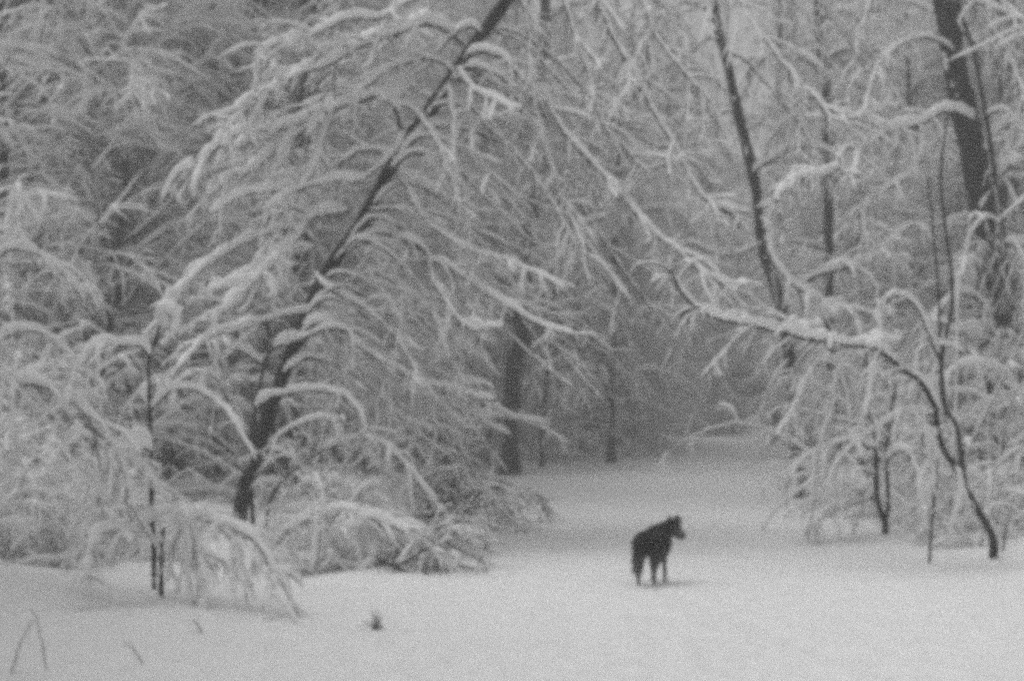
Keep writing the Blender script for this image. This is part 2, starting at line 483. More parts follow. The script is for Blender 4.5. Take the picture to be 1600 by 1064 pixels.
# limbs that hang from the crown above the picture
Bq([(880, -140), (915, -40), (945, 30), (963, 68), (987, 108), (1004, 142), (1027, 186), (1048, 220), (1070, 262), (1088, 295), (1108, 318), (1132, 329), (1168, 333)], D - .9, D - 2.4, 6, 18, 26, (40, 130), 1.0, 4, t0=.2)
Bq([(850, -90), (880, -5), (905, 78), (922, 125), (936, 179), (953, 210), (977, 232), (997, 257), (1014, 264), (1036, 259)], D - .9, D - 2.0, 5, 13, 22, (40, 120), 1.0, 4, t0=.2)
Bq([(910, -190), (975, -60), (1004, 0), (1014, 34), (1035, 72), (1075, 120), (1110, 160), (1135, 215)], D - .9, D - 2.4, 5, 13, 20, (40, 130), 1.0, 4, t0=.2)
Bq([(920, -210), (1030, -120), (1110, -50), (1155, 3), (1185, 51), (1222, 98), (1249, 129), (1277, 159), (1297, 183), (1322, 193)], D - 1, D - 3, 5, 14, 30, (40, 140), 1.0, 4, t0=.25)
Bq([(810, -30), (770, -42), (700, -20), (640, 5), (590, 30), (545, 30), (490, 55), (440, 70), (400, 110)], D - .9, D - 2.4, 5, 20, 22, (40, 120), 1.1, 4)
Bq([(860, -100), (800, -60), (820, 20), (828, 80), (832, 150), (850, 215)], D - .9, D - 1.6, 4, 10, 16, (40, 120), 1.0, 4, t0=.3)

# ---- saplings bowed under snow beside the leaning trunk
b = ground_at(396, 832); d = b[1]
Q = Plant('bowed_sapling', 'thin sapling in front of the leaning trunk, bent right under a long snowy branch', 'sapling', b)
Q.trunk([(396, 840), (393, 760), (392, 688), (399, 641), (407, 600), (416, 560), (430, 543)], d, d - .6, 8, 5, 'stem', n=24, k=8)
Q.branch([(430, 543), (473, 529), (507, 516), (540, 516), (554, 536), (591, 560), (631, 583), (665, 600), (709, 607), (740, 621), (773, 624)], d - .6, d - 1.6, 5, 17, 20, (30, 100), 1.2, 4)
Q.branch([(399, 641), (426, 621), (473, 612), (507, 612), (540, 621), (562, 645), (572, 672)], d - .4, d - 1.6, 5, 17, 12, (50, 130), 1.6, 3)
Q.branch([(412, 570), (372, 546), (325, 536), (290, 560), (262, 600)], d - .5, d - 1.8, 4, 16, 12, (30, 90), 1.3, 3)
Q.branch([(394, 690), (378, 665), (350, 610), (335, 590), (310, 583), (280, 600), (262, 640)], d - .2, d - 1.6, 4, 14, 12, (30, 100), 1.3, 3)

b = ground_at(414, 826); d = b[1] - 1.2
Q = Plant('arched_sapling', 'slim dark sapling arched in a hoop right of the leaning trunk foot', 'sapling', ground_at(416, 846))
Q.trunk([(416, 850), (418, 800), (430, 765), (455, 738), (506, 703), (545, 690), (575, 686)], d, d - .5, 6, 3.5, 'stem', n=24, k=8)
Q.branch([(506, 703), (545, 690), (575, 686), (605, 700), (632, 724), (660, 760), (690, 800)], d - .4, d - 1.2, 4, 15, 16, (40, 110), 1.3, 4)
Q.branch([(440, 752), (425, 720), (432, 690), (455, 670), (500, 655), (530, 660)], d - .2, d - .8, 3, 12, 9, (30, 90), 1.5, 3)
Q.branch([(455, 738), (480, 750), (520, 745), (560, 760), (585, 790)], d - .3, d - 1.0, 3, 10, 12, (30, 90), 1.3, 3)

# ---- left foreground sapling with two stems
b = ground_at(241, 920); d = b[1]
Q = Plant('upright_sapling', 'thin upright sapling on the left with kinked top and snowy hoop on its left', 'sapling', b)
Q.trunk([(241, 924), (240, 850), (237, 780), (236, 700), (233, 620), (233, 562), (244, 526), (252, 497), (262, 470)], d, d, 8, 4, 'stem', n=34, k=8)
Q.branch([(233, 556), (216, 541), (176, 540), (149, 550), (122, 575), (108, 610)], d, d - .6, 4, 22, 14, (30, 90), 0.93, 3)
Q.branch([(250, 505), (262, 492), (275, 505), (268, 530)], d, d - .2, 3, 24, 3, (20, 40), 0.93, 2)
Q.branch([(236, 700), (215, 690), (185, 702), (164, 734), (154, 768), (137, 820), (127, 864)], d, d - .5, 4, 24, 16, (40, 110), 1.12, 3)
Q.branch([(236, 706), (222, 697), (205, 700), (222, 727), (246, 761)], d - .1, d - .5, 4, 20, 6, (30, 80), 1.12, 3)
Q.branch([(236, 640), (270, 610), (310, 612), (350, 640), (385, 690), (400, 720)], d, d - .8, 4, 18, 14, (40, 110), 0.99, 3)
Q.clump(264, 500, d - .1, 26); Q.clump(210, 695, d - .3, 44, 6)

b = ground_at(253, 926); d = b[1] - .15
Q = Plant('drooping_shrub', 'low shrub at the left front hung with thick white columns of snow like a fountain', 'shrub', b)
Q.trunk([(252, 930), (252, 880), (254, 835), (265, 808), (283, 797)], d, d - .1, 8, 5, 'stem', n=16, k=8)
Q.branch([(265, 808), (283, 797), (301, 806), (342, 820), (383, 836), (411, 860), (440, 914)], d, d - .8, 5, 26, 20, (50, 130), 1.18, 3)
Q.branch([(262, 812), (253, 806), (225, 822), (205, 830), (157, 833), (140, 870), (132, 905)], d, d - .8, 5, 24, 18, (40, 120), 1.18, 3)
Q.branch([(280, 800), (288, 830), (291, 871), (294, 930), (298, 950)], d - .1, d - .5, 4, 21, 16, (30, 90), 2, 2, lump=.15)
Q.branch([(295, 806), (310, 850), (316, 890), (318, 935)], d - .2, d - .6, 4, 18, 14, (40, 100), 1.24, 2)
Q.branch([(345, 822), (370, 850), (374, 890), (384, 930)], d - .3, d - .7, 4, 20, 7, (40, 90), 1.24, 2)
Q.branch([(270, 805), (280, 838), (268, 870), (262, 910)], d + .1, d - .2, 3, 18, 6, (30, 80), 1.24, 2)
Q.branch([(383, 838), (400, 880), (425, 905), (445, 945), (475, 985), (502, 1003)], d - .5, d - 1.4, 3, 8, 5, (30, 70), 1.4, 2)
Q.clump(283, 806, d - .2, 60, 8); Q.clump(225, 830, d - .2, 46, 6)

# ---- left edge: a bush bowed in from outside the picture
b = np.array([P(-90, 900, 11)[0], 11, 0]); b[2] = gz(b[0], b[1])
Q = Plant('bowed_bush', 'snow-loaded branch bowed in a wide hoop at the left edge', 'bush', b)
Q.trunk([(-95, 930), (-90, 800), (-75, 690), (-45, 615), (0, 597)], 11, 11, 9, 7, 'stem', n=20, k=8)
Q.branch([(-45, 615), (0, 597), (34, 599), (78, 607), (108, 624), (135, 648), (152, 671), (176, 700), (196, 745), (205, 790)], 11, 10.6, 6, 26, 24, (50, 140), 1.05, 3)
Q.branch([(-60, 640), (-20, 560), (20, 520), (60, 520), (95, 545)], 11, 11.6, 5, 24, 14, (40, 120), 0.99, 3)
Q.branch([(-70, 660), (-40, 490), (0, 400), (50, 395), (100, 430), (130, 470)], 11.4, 12, 5, 26, 18, (40, 140), 0.93, 3)

# ---- bush of hooped branches in front of the leaning tree
b = ground_at(420, 880); d = b[1]
Q = Plant('hooped_bush', 'bush of hooped snowy branches between the leaning trunk and the path', 'bush', b)
Q.trunk([(421, 884), (420, 866), (445, 837), (476, 818)], d, d - .1, 7, 5, 'stem', n=14, k=8)
Q.branch([(445, 837), (476, 816), (507, 806), (534, 802), (564, 806), (598, 816), (633, 833), (660, 854), (695, 885), (735, 915)], d, d - 1.0, 5, 24, 28, (40, 120), 0.99, 4)
Q.branch([(560, 806), (580, 825), (585, 864), (568, 895), (545, 945)], d - .3, d - .9, 4, 18, 10, (40, 110), 1.12, 3)
Q.branch([(500, 808), (495, 840), (490, 880), (485, 920)], d - .2, d - .6, 3, 16, 9, (30, 100), 1.12, 3)
Q.branch([(420, 868), (440, 880), (480, 875), (530, 880), (590, 905), (640, 925), (690, 930)], d, d - 1.2, 4, 14, 18, (30, 100), 1.2, 3)
Q.branch([(590, 815), (630, 850), (670, 880), (710, 881), (763, 893)], d - .4, d - 1.0, 4, 7, 10, (30, 80), 1.0, 2)
Q.branch([(640, 838), (680, 860), (715, 910), (745, 955)], d - .5, d - 1.4, 3, 9, 9, (30, 70), 1.2, 2)
Q.clump(560, 815, d - .5, 40, 6)
Q.clump(500, 870, d - .4, 44, 6)

# ---- bare fallen brush at the path's left edge
b = ground_at(640, 800); d = b[1]
Q = Plant('bare_brush', 'dark bare brushwood spreading over the snow at the left edge of the path', 'bush', b)
for ln, bk, sn in [([(640, 800), (643, 784), (667, 772), (701, 762), (727, 755), (742, 768)], 6, 5), ([(650, 800), (700, 780), (756, 763), (790, 762), (818, 768), (845, 778), (850, 800)], 4, 3),
                   ([(640, 802), (690, 790), (746, 808), (763, 837), (783, 866)], 5, 3), ([(625, 812), (610, 811), (636, 804), (660, 810), (672, 822), (690, 850)], 5, 6),
                   ([(660, 796), (722, 780), (775, 785), (800, 800), (812, 830)], 3, 2), ([(645, 806), (690, 830), (712, 858), (728, 868)], 4, 4),
                   ([(640, 806), (670, 840), (690, 880), (722, 930), (728, 950)], 3, 3), ([(660, 785), (700, 745), (740, 742), (780, 750), (830, 765)], 3, 4),
                   ([(640, 800), (650, 760), (690, 735), (720, 740)], 3, 9)]:
    Q.branch(ln, d, d - .5, bk * 1.3, sn, 18, (30, 100), 0.5, 4, ts=.8)

for i in range(26):
    _u = _lr.uniform(0, 1)
    bx, by = 600 + 90 * _u + _lr.uniform(-30, 30), 890 - 80 * _u + _lr.uniform(-15, 20)
    an = _lr.uniform(-.9, .75); Ln = _lr.uniform(70, 170)
    ln = [(bx, by), (bx + Ln * .3 * math.cos(an), by + Ln * .3 * math.sin(an) * .7 - 10), (bx + Ln * .65 * math.cos(an), by + Ln * .55 * math.sin(an) - 6), (bx + Ln * math.cos(an), by + Ln * .6 * math.sin(an) + _lr.uniform(5, 30))]
    gp = ground_at(max(bx, 520), by + 6)
    Q.branch(ln, gp[1], gp[1] - .4, _lr.uniform(2.5, 5), _lr.choice((0, 4, 6, 9)), 12, (25, 90), .6, 4, ts=.7)

# ---- right: forked sapling carrying the long snowy limb
b = ground_at(1553, 870); d = b[1]
Q = Plant('forked_sapling', 'dark forked sapling leaning left at the right side, holding a long limb heaped with snow', 'sapling', b)
Q.trunk([(1551, 876), (1553, 846), (1539, 816), (1515, 775), (1491, 727), (1474, 700), (1464, 662), (1463, 631)], d, d - .6, 13, 7, 'stem', n=36, k=9)
Q.trunk([(1508, 764), (1505, 730), (1500, 700), (1494, 662), (1479, 641), (1471, 570), (1486, 485), (1486, 418), (1476, 350), (1470, 270), (1480, 180)], d - .2, d + .2, 8, 3, 'side_stem', n=40, k=7)
Q.trunk([(1479, 650), (1471, 610), (1469, 553), (1466, 451), (1457, 350), (1450, 280)], d - .3, d - .1, 5, 3, 'side_stem', n=30, k=7)
Q.branch([(1463, 640), (1442, 600), (1415, 580), (1385, 556), (1364, 543), (1327, 539), (1283, 533), (1236, 523), (1178, 509), (1118, 497), (1087, 479), (1063, 455), (1050, 420)], d - .6, d - 1.6, 8, 20, 22, (40, 120), 1.3, 3)
Q.branch([(1467, 560), (1449, 519), (1437, 490), (1425, 472), (1400, 460), (1380, 470)], d - .2, d - .8, 4, 14, 8, (30, 80), 1.3, 3)
Q.branch([(1385, 556), (1372, 572), (1362, 600), (1352, 650)], d - .8, d - 1.2, 4, 22, 6, (30, 90), 1.8, 3)
Q.branch([(1463, 650), (1445, 645), (1422, 648), (1398, 654), (1358, 678), (1324, 705), (1300, 735)], d - .5, d - 1.4, 5, 15, 14, (40, 110), 1.5, 3)
Q.branch([(1474, 700), (1455, 660), (1440, 655), (1444, 690), (1452, 730), (1460, 770)], d - .4, d - .7, 4, 26, 10, (40, 110), 1.8, 3)
Q.branch([(1300, 535), (1280, 560), (1262, 590), (1240, 640), (1215, 680)], d - .9, d - 1.5, 3, 11, 16, (40, 110), 1.7, 4)
Q.branch([(1340, 540), (1310, 580), (1300, 640), (1280, 700)], d - .9, d - 1.2, 3, 12, 16, (40, 110), 1.7, 4)
Q.branch([(1491, 727), (1500, 760), (1495, 800), (1480, 830)], d - .4, d - .7, 3, 20, 7, (30, 90), 1.8, 3)
Q.branch([(1178, 509), (1150, 530), (1125, 560), (1095, 590)], d - 1.3, d - 1.7, 3, 9, 8, (30, 70), 1.3, 3)
Q.clump(1250, 506, d - 1.4, 38, 7); Q.clump(1370, 532, d - .9, 46, 8); Q.clump(1140, 491, d - 1.5, 30, 5); Q.clump(1445, 670, d - .6, 44, 6)

# ---- right: pair of thin stems with low snowy twigs
b = ground_at(1382, 834); d = b[1]
Q = Plant('twin_stem_shrub', 'shrub with two thin dark stems right of the path, its twigs drooping to the snow', 'shrub', b)
Q.trunk([(1382, 838), (1383, 816), (1375, 796), (1370, 768), (1368, 700), (1361, 650), (1356, 590), (1352, 540)], d, d - .2, 10, 4, 'stem', n=30, k=8)
Q.trunk([(1382, 828), (1388, 782), (1385, 700), (1392, 650), (1400, 600)], d, d + .2, 7, 4, 'side_stem', n=24, k=8)
Q.branch([(1370, 782), (1361, 780), (1327, 789), (1293, 806), (1262, 838)], d, d - .8, 4, 9, 14, (30, 90), 1.2, 3)
Q.branch([(1362, 665), (1320, 658), (1263, 644), (1222, 637), (1195, 650)], d, d - .8, 3, 6, 12, (30, 70), 1.2, 3)
Q.branch([(1366, 700), (1330, 690), (1290, 700), (1255, 720), (1235, 745)], d - .1, d - .7, 4, 15, 16, (40, 110), 1.6, 4)
Q.branch([(1368, 740), (1340, 735), (1310, 750), (1285, 780), (1262, 800)], d - .1, d - .7, 4, 16, 14, (40, 100), 1.6, 3)
Q.branch([(1385, 720), (1410, 705), (1430, 730), (1440, 780), (1450, 830)], d, d - .7, 4, 18, 14, (40, 110), 1.8, 3)
Q.branch([(1370, 768), (1350, 790), (1335, 830), (1330, 909)], d - .2, d - .9, 3, 4, 6, (30, 80), 1.4, 2)
Q.clump(1330, 745, d - .4, 56, 6)

# ---- right: slender tree whose limb drops thick snow toward the path
b = ground_at(1251, 776); d = b[1]
Q = Plant('crooked_tree', 'slender crooked trunk at the right edge of the path, wound with snowy twigs', 'tree', b)
Q.trunk([(1252, 780), (1248, 724), (1240, 640), (1236, 580), (1231, 533), (1222, 485), (1205, 428), (1195, 401), (1187, 359), (1185, 325), (1175, 264), (1158, 196), (1138, 108), (1124, 54), (1110, -30), (1105, -140)], d, d - .4, 20, 12, n=70, snow=.75)
Q.branch([(1186, 340), (1199, 360), (1205, 401), (1222, 428), (1243, 448), (1277, 468), (1304, 482), (1340, 486), (1372, 492)], d - .4, d - 2.4, 6, 22, 22, (40, 110), 1.4, 4)
Q.branch([(1246, 450), (1277, 431), (1317, 421), (1348, 416), (1392, 387), (1430, 345)], d - 1.2, d - 2.6, 6, 22, 14, (40, 110), 1.4, 4)
Q.branch([(1175, 270), (1215, 245), (1255, 230), (1300, 240), (1330, 262)], d - .3, d - 1.4, 4, 15, 20, (40, 120), 1.4, 4)
Q.branch([(1192, 380), (1160, 395), (1120, 398), (1080, 380), (1050, 400), (1035, 440)], d - .3, d - 1.4, 4, 12, 18, (40, 120), 1.4, 4)
Q.branch([(1130, 80), (1165, 95), (1192, 125), (1226, 166), (1256, 203), (1277, 247), (1297, 288), (1307, 325)], d - .4, d - 2, 4, 9, 24, (40, 120), 1.3, 4)
Q.branch([(1150, 170), (1125, 180), (1090, 200), (1060, 235), (1040, 280)], d - .4, d - 1.4, 4, 10, 18, (40, 120), 1.3, 4)
Q.branch([(1245, 690), (1265, 660), (1290, 655), (1315, 690), (1325, 730)], d - .2, d - 1, 4, 15, 18, (40, 120), 1.6, 4)
Q.branch([(1238, 610), (1265, 575), (1300, 570), (1330, 600), (1345, 650)], d - .2, d - 1, 4, 14, 20, (40, 120), 1.6, 4)
Q.branch([(1235, 560), (1210, 590), (1190, 640), (1180, 690)], d - .2, d - .8, 3, 9, 14, (30, 90), 1.6, 4)
Q.branch([(1124, 54), (1108, 20), (1075, 5), (1040, 20), (1010, 60), (985, 120)], d - .3, d - 2, 4, 12, 26, (40, 130), 1.2, 5)
Q.branch([(1112, -20), (1085, -60), (1050, -50), (1040, 0), (1060, 60), (1085, 130), (1120, 190)], d - .3, d - 2, 4, 12, 28, (40, 130), 1.2, 5)
Q.branch([(1128, 70), (1110, 60), (1085, 75), (1055, 110), (1030, 165)], d - .3, d - 1.4, 4, 10, 22, (40, 120), 1.3, 5)
Q.branch([(1110, -40), (1150, -70), (1200, -40), (1240, 20), (1270, 90)], d - .3, d - 1.4, 4, 11, 24, (40, 130), 1.2, 5)
Q.branch([(1108, -90), (1180, -40), (1243, 7), (1277, 57), (1293, 95), (1331, 125), (1375, 142)], d - .3, d - 1.8, 4, 8, 22, (40, 130), 1.0, 5)
Q.branch([(1105, -140), (1210, -80), (1300, 30), (1370, 120), (1420, 170)], d - .3, d - 2.4, 4, 8, 24, (40, 140), 1.0, 5)
Q.clump(1300, 482, d - 1.8, 50, 6)

# ---- right: the thick trunk
b = ground_at(1566, 800); d = b[1]
Q = Plant('thick_tree', 'thick dark trunk at the right side crossed by a heavy bough of snow', 'tree', b)
Q.trunk([(1568, 806), (1564, 740), (1560, 640), (1556, 560), (1548, 430), (1538, 355), (1528, 285), (1516, 215), (1505, 165), (1493, 112), (1483, 44), (1474, -40), (1468, -160)], d, d, 45, 32, n=110, k=18, snow=.5)
Q.branch([(1520, 190), (1493, 176), (1466, 177), (1439, 194), (1398, 203), (1364, 220), (1337, 244), (1304, 267), (1277, 277), (1249, 281), (1228, 296), (1212, 312)], d - .5, d - 3.5, 7, 24, 46, (40, 130), 1.1, 5, lump=.1)
Q.branch([(1440, 200), (1438, 240), (1420, 275), (1380, 300), (1350, 330), (1352, 380)], d - 1.4, d - 2.6, 4, 15, 18, (40, 120), 1.5, 4)
Q.branch([(1535, 330), (1560, 285), (1590, 240), (1625, 205), (1670, 190)], d - .4, d - 1.5, 7, 26, 18, (50, 140), 1.4, 4)
Q.branch([(1552, 520), (1530, 470), (1500, 460), (1465, 490), (1440, 540), (1425, 600)], d - .4, d - 2.0, 5, 16, 20, (40, 130), 1.5, 4)
Q.branch([(1556, 600), (1575, 560), (1600, 570), (1640, 600), (1670, 660)], d - .4, d - 1.6, 5, 30, 18, (40, 140), 1.5, 4)
Q.branch([(1558, 640), (1520, 640), (1490, 660), (1465, 700), (1445, 760)], d - .4, d - 2.0, 5, 17, 20, (40, 130), 1.6, 4)
Q.branch([(1548, 420), (1575, 380), (1595, 400), (1625, 450)], d - .4, d - 1.6, 5, 16, 18, (40, 140), 1.5, 4)
Q.branch([(1548, 400), (1530, 380), (1540, 430), (1530, 480), (1552, 520)], d - .6, d - .9, 4, 11, 16, (25, 70), 1.2, 4)
Q.branch([(1535, 300), (1548, 270), (1560, 330), (1560, 400), (1580, 470), (1585, 540)], d - .6, d - 1.0, 4, 9, 16, (25, 80), 1.2, 4)
Q.branch([(1490, 80), (1450, 60), (1400, 75), (1365, 120), (1350, 180)], d - .4, d - 2.6, 4, 13, 24, (40, 130), 1.3, 4)
Q.branch([(1478, 0), (1520, 10), (1560, 60), (1590, 120), (1610, 190)], d - .4, d - 2.0, 4, 10, 26, (40, 130), 1.3, 4)
Q.branch([(1562, 690), (1590, 680), (1620, 720), (1640, 780)], d - .4, d - 1.6, 5, 24, 18, (40, 130), 1.7, 4)
Q.branch([(1470, -120), (1530, -40), (1600, 60), (1660, 160)], d - .4, d - 1.8, 5, 10, 24, (50, 150), 1.0, 5)
Q.branch([(1474, -60), (1540, 30), (1590, 130), (1640, 260)], d - .4, d - 1.2, 4, 9, 24, (50, 150), 1.0, 5)
Q.branch([(1472, -80), (1420, -90), (1370, -20), (1340, 70), (1325, 170)], d - .4, d - 2.2, 4, 9, 24, (50, 150), 1.0, 5)


b = ground_at(1600, 800); d = b[1] - 1.0
Q = Plant('thin_tree', 'thin dark trunk leaning beside the thick trunk at the right edge', 'tree', b)
Q.trunk([(1606, 820), (1600, 650), (1591, 545), (1578, 450), (1562, 330), (1545, 210), (1525, 95), (1513, 54), (1500, 14), (1480, -80)], d, d, 9, 6, n=40, k=8, snow=.6)
Q.branch([(1540, 180), (1575, 175), (1605, 210), (1620, 270)], d, d - 1, 3, 11, 16, (40, 120), 1.3, 4)
Q.branch([(1565, 350), (1540, 340), (1515, 370), (1505, 430)], d, d - 1, 3, 10, 14, (40, 110), 1.4, 4)

# ---- straight trunks that stand out in the middle distance
def pole(name, label, line, basepix, w0, w1, snow=.5, boughs=8, bl=(90, 220), bs=12, dshift=0, seed=1):
    b = ground_at(*basepix); b = b + 0.0
    d = b[1] + dshift
    q = Plant(name, label, 'tree', b)
    pts = q.trunk([basepix] + line, d, d, w0, w1, n=50, k=10, snow=snow, seed=seed)
    rr = random.Random(seed)
    for i in range(boughs):
        t = rr.uniform(.12, .97); j = int(t * 49)
        p = pts[j]; px = 800 + p[0] * FX / p[1]; py = HOR - (p[2] - EYE) * FX / p[1]
        s = rr.choice((-1, 1)); L = rr.uniform(*bl) * (1.1 - .4 * t)
        up = rr.uniform(.15, .6)
        ln = [(px, py), (px + s * L * .22, py - L * up * .5), (px + s * L * .5, py - L * up * .6), (px + s * L * .78, py - L * (up * .3)), (px + s * L * .95, py + L * rr.uniform(.1, .35))]
        q.branch(ln, d, d + rr.uniform(-2, 1.5), 4, bs * rr.uniform(.7, 1.2), 16, (L * .25, L * .6), 1.5, 4, ts=.55)
    return q
pole('straight_tree', 'straight dark trunk standing at the back edge of the clearing, left of the path', [(797, 705), (801, 620), (803, 570), (818, 527), (812, 499), (822, 420), (832, 318), (840, 250), (848, 179), (851, 44), (853, -60)], (795, 742), 27, 15, .45, 12, seed=2)
pole('grey_tree', 'grey trunk rising straight behind the forked sapling limb on the right', [(1300, 650), (1297, 520), (1295, 400), (1293, 254), (1290, 196), (1292, 152), (1287, 112), (1280, 68), (1275, -60)], (1302, 764), 15, 11, .45, 10, seed=3)
pole('slanted_tree', 'dark slanted trunk leaning right at the upper left, behind the arching branches', [(300, 640), (305, 520), (298, 420), (315, 294), (325, 260), (345, 200), (359, 162), (372, 101), (389, 51), (410, -60)], (300, 764), 17, 12, .45, 10, seed=4)
pole('left_tree', 'dark trunk near the left edge of the picture with snow plastered on it', [(54, 709), (48, 640), (36, 500), (42, 380), (46, 237), (44, 196), (51, 118), (64, 51), (70, -60)], (55, 776), 18, 14, .45, 12, seed=5)
pole('spindly_tree', 'spindly trunk between the left trunk and the slanted one', [(198, 640), (200, 505), (202, 380), (213, 235), (216, 120), (220, 20), (222, -60)], (198, 758), 11, 7, .45, 10, seed=6)
pole('edge_tree', 'half-hidden dark trunk cut off by the upper left corner', [(-12, 600), (0, 400), (6, 230), (2, 60), (10, -60)], (-15, 790), 16, 13, .8, 8, seed=7)
pole('young_tree', 'young straight trunk standing between the leaning trunk and the straight dark trunk', [(629, 650), (631, 587), (634, 480), (640, 380), (648, 280), (650, 180)], (628, 724), 8, 4, .6, 8, (70, 150), seed=8)
pole('short_tree', 'short dark stem just left of the straight dark trunk', [(737, 661), (738, 627), (742, 560), (745, 470)], (735, 722), 10, 5, .6, 6, (60, 130), seed=9)
pole('slim_tree', 'slim dark stem just right of the straight dark trunk', [(847, 686), (855, 580), (863, 495), (872, 400), (880, 300)], (846, 730), 6, 4, .6, 8, (60, 140), seed=10)
pole('bent_young_tree', 'thin stem slanting up left beside the short dark stem', [(695, 712), (689, 690), (676, 640), (660, 590), (640, 500)], (698, 728), 7, 4, .6, 6, (60, 130), seed=11)
pole('far_right_tree', 'tall thin trunk high up between the crooked trunk and the thick one', [(1345, 600), (1342, 400), (1340, 250), (1345, 130), (1348, 0), (1350, -60)], (1346, 745), 10, 7, .7, 9, seed=12)
pole('upper_tree', 'thin trunk leaning right above the middle of the picture', [(955, 620), (958, 480), (962, 350), (970, 240), (985, 180), (1010, 100), (1020, 40), (1028, -50)], (955, 722), 12, 8, .7, 18, seed=13)
pole('pale_tree', 'pale thin trunk far behind the thick trunk bough on the right', [(1428, 520), (1424, 380), (1420, 150), (1416, 0)], (1432, 736), 9, 6, .7, 9, seed=14)

for i, (bx, by, tx, w) in enumerate([(66, 740, 62, 7), (80, 742, 74, 6), (166, 738, 160, 8), (185, 742, 190, 5), (12, 800, 18, 6), (110, 752, 96, 5)]):
    q = pole('lanky_tree', 'thin dark stem in the gloom behind the snowy bushes at the far left', [((2 * bx + tx) / 3 + 4, 600), ((bx + tx) / 2, 500), (tx, 330)], (bx, by), w, w * .6, .3, 4, (60, 130), 10, seed=30 + i)
    q.root['group'] = 'thin dark stems at the far left'

# ------------------------------------------------------------------ trees of the woods behind, built once per kind
def make_deciduous(H, r0, limbs, lean, seed, low=.12, Lmax=4.2):
    global RNG
    RNG = np.random.default_rng(seed)
    n = 16
    t = np.linspace(0, 1, n)
    tr = np.stack([lean * H * t ** 1.6 + .12 * np.sin(t * 9 + seed), .12 * np.cos(t * 8 + seed), t * H], 1)
    g = Geo()
    g.tubes(tr, np.linspace(r0, r0 * .2, n), 8, 0, jit=.1)
    g.tubes(tr[:-2] + np.array([-.6, -.4, 0]) * np.linspace(r0, r0 * .25, n - 2)[:, None], np.linspace(r0 * .5, r0 * .25, n - 2) * RNG.uniform(.2, 1.1, n - 2), 5, 1, jit=.3)
    th = RNG.uniform(0, 6.28, limbs); el = np.radians(RNG.uniform(15, 60, limbs))
    tt = np.sort(RNG.uniform(low, .98, limbs))
    s = tt * (n - 1); i = np.minimum(s.astype(int), n - 2); f = (s - i)[:, None]
    st = tr[i] * (1 - f) + tr[i + 1] * f
    L = (1 - tt) ** .6 * Lmax + .9
    lb = grow(st, np.stack([np.cos(th) * np.cos(el), np.sin(th) * np.cos(el), np.sin(el)], 1), L, 9, RNG.uniform(.25, 1.2, limbs), .09)
    c = Geo()
    c.tubes(lb, np.linspace(1, .3, 9)[None] * .035 * np.ones((limbs, 1)), 4, 0)
    c.tubes(lb, snow_radius(lb, np.full(limbs, .075), .25), 5, 1, True)
    s1, m, _ = shoots(lb, 10, .12, 1, (.8, 2.3), (20, 58), 7, .55, .1, .6, .4)
    c.tubes(s1, np.linspace(1, .4, 7)[None] * .011 * np.ones((len(s1), 1)), 3, 0)
    c.tubes(s1, snow_radius(s1, RNG.uniform(.03, .055, len(s1)), .25), 4, 1, True)
    s2, m, _ = shoots(s1, 8, .1, 1, (.35, 1.2), (18, 55), 5, .45, .12, .7, .4)
    c.tubes(s2, snow_radius(s2, RNG.uniform(.017, .036, len(s2)), .25), 4, 1, True)
    return g, c

def make_spruce(H, r0, boughs, seed):
    global RNG
    RNG = np.random.default_rng(seed)
    n = 12; t = np.linspace(0, 1, n)
    tr = np.stack([.05 * np.sin(t * 7 + seed), .05 * np.cos(t * 6), t * H], 1)
    g = Geo(); g.tubes(tr, np.linspace(r0, .02, n), 8, 0, jit=.1)
    tt = np.sort(RNG.uniform(.08, .99, boughs)); th = np.arange(boughs) * 2.4 + RNG.normal(0, .3, boughs)
    s = tt * (n - 1); i = np.minimum(s.astype(int), n - 2); f = (s - i)[:, None]
    st = tr[i] * (1 - f) + tr[i + 1] * f
    L = (1 - tt) * 2.6 + .35
    lb = grow(st, np.stack([np.cos(th), np.sin(th), np.full(boughs, .15)], 1), L, 7, RNG.uniform(.5, 1.1, boughs), .06)
    c = Geo()
    c.tubes(lb, np.linspace(1, .4, 7)[None] * .05 * np.ones((boughs, 1)), 4, 0)
    c.tubes(lb, snow_radius(lb, .05 + .03 * L, .3, .3, .4), 5, 1, True)
    s1, m, _ = shoots(lb, 12, .1, 1, (.35, 1.0), (35, 65), 5, .9, .08, .25, .5)
    c.tubes(s1, np.full((len(s1), 5), .026) * np.linspace(1, .4, 5), 4, 0)
    c.tubes(s1, snow_radius(s1, RNG.uniform(.04, .075, len(s1)), .3, .3, .5), 4, 1, True)
    s2, m, _ = shoots(s1, 3, .2, 1, (.15, .4), (30, 60), 4, 1.0, .1, .4, .4)
    c.tubes(s2, snow_radius(s2, RNG.uniform(.02, .04, len(s2)), .3), 4, 1, True)
    return g, c

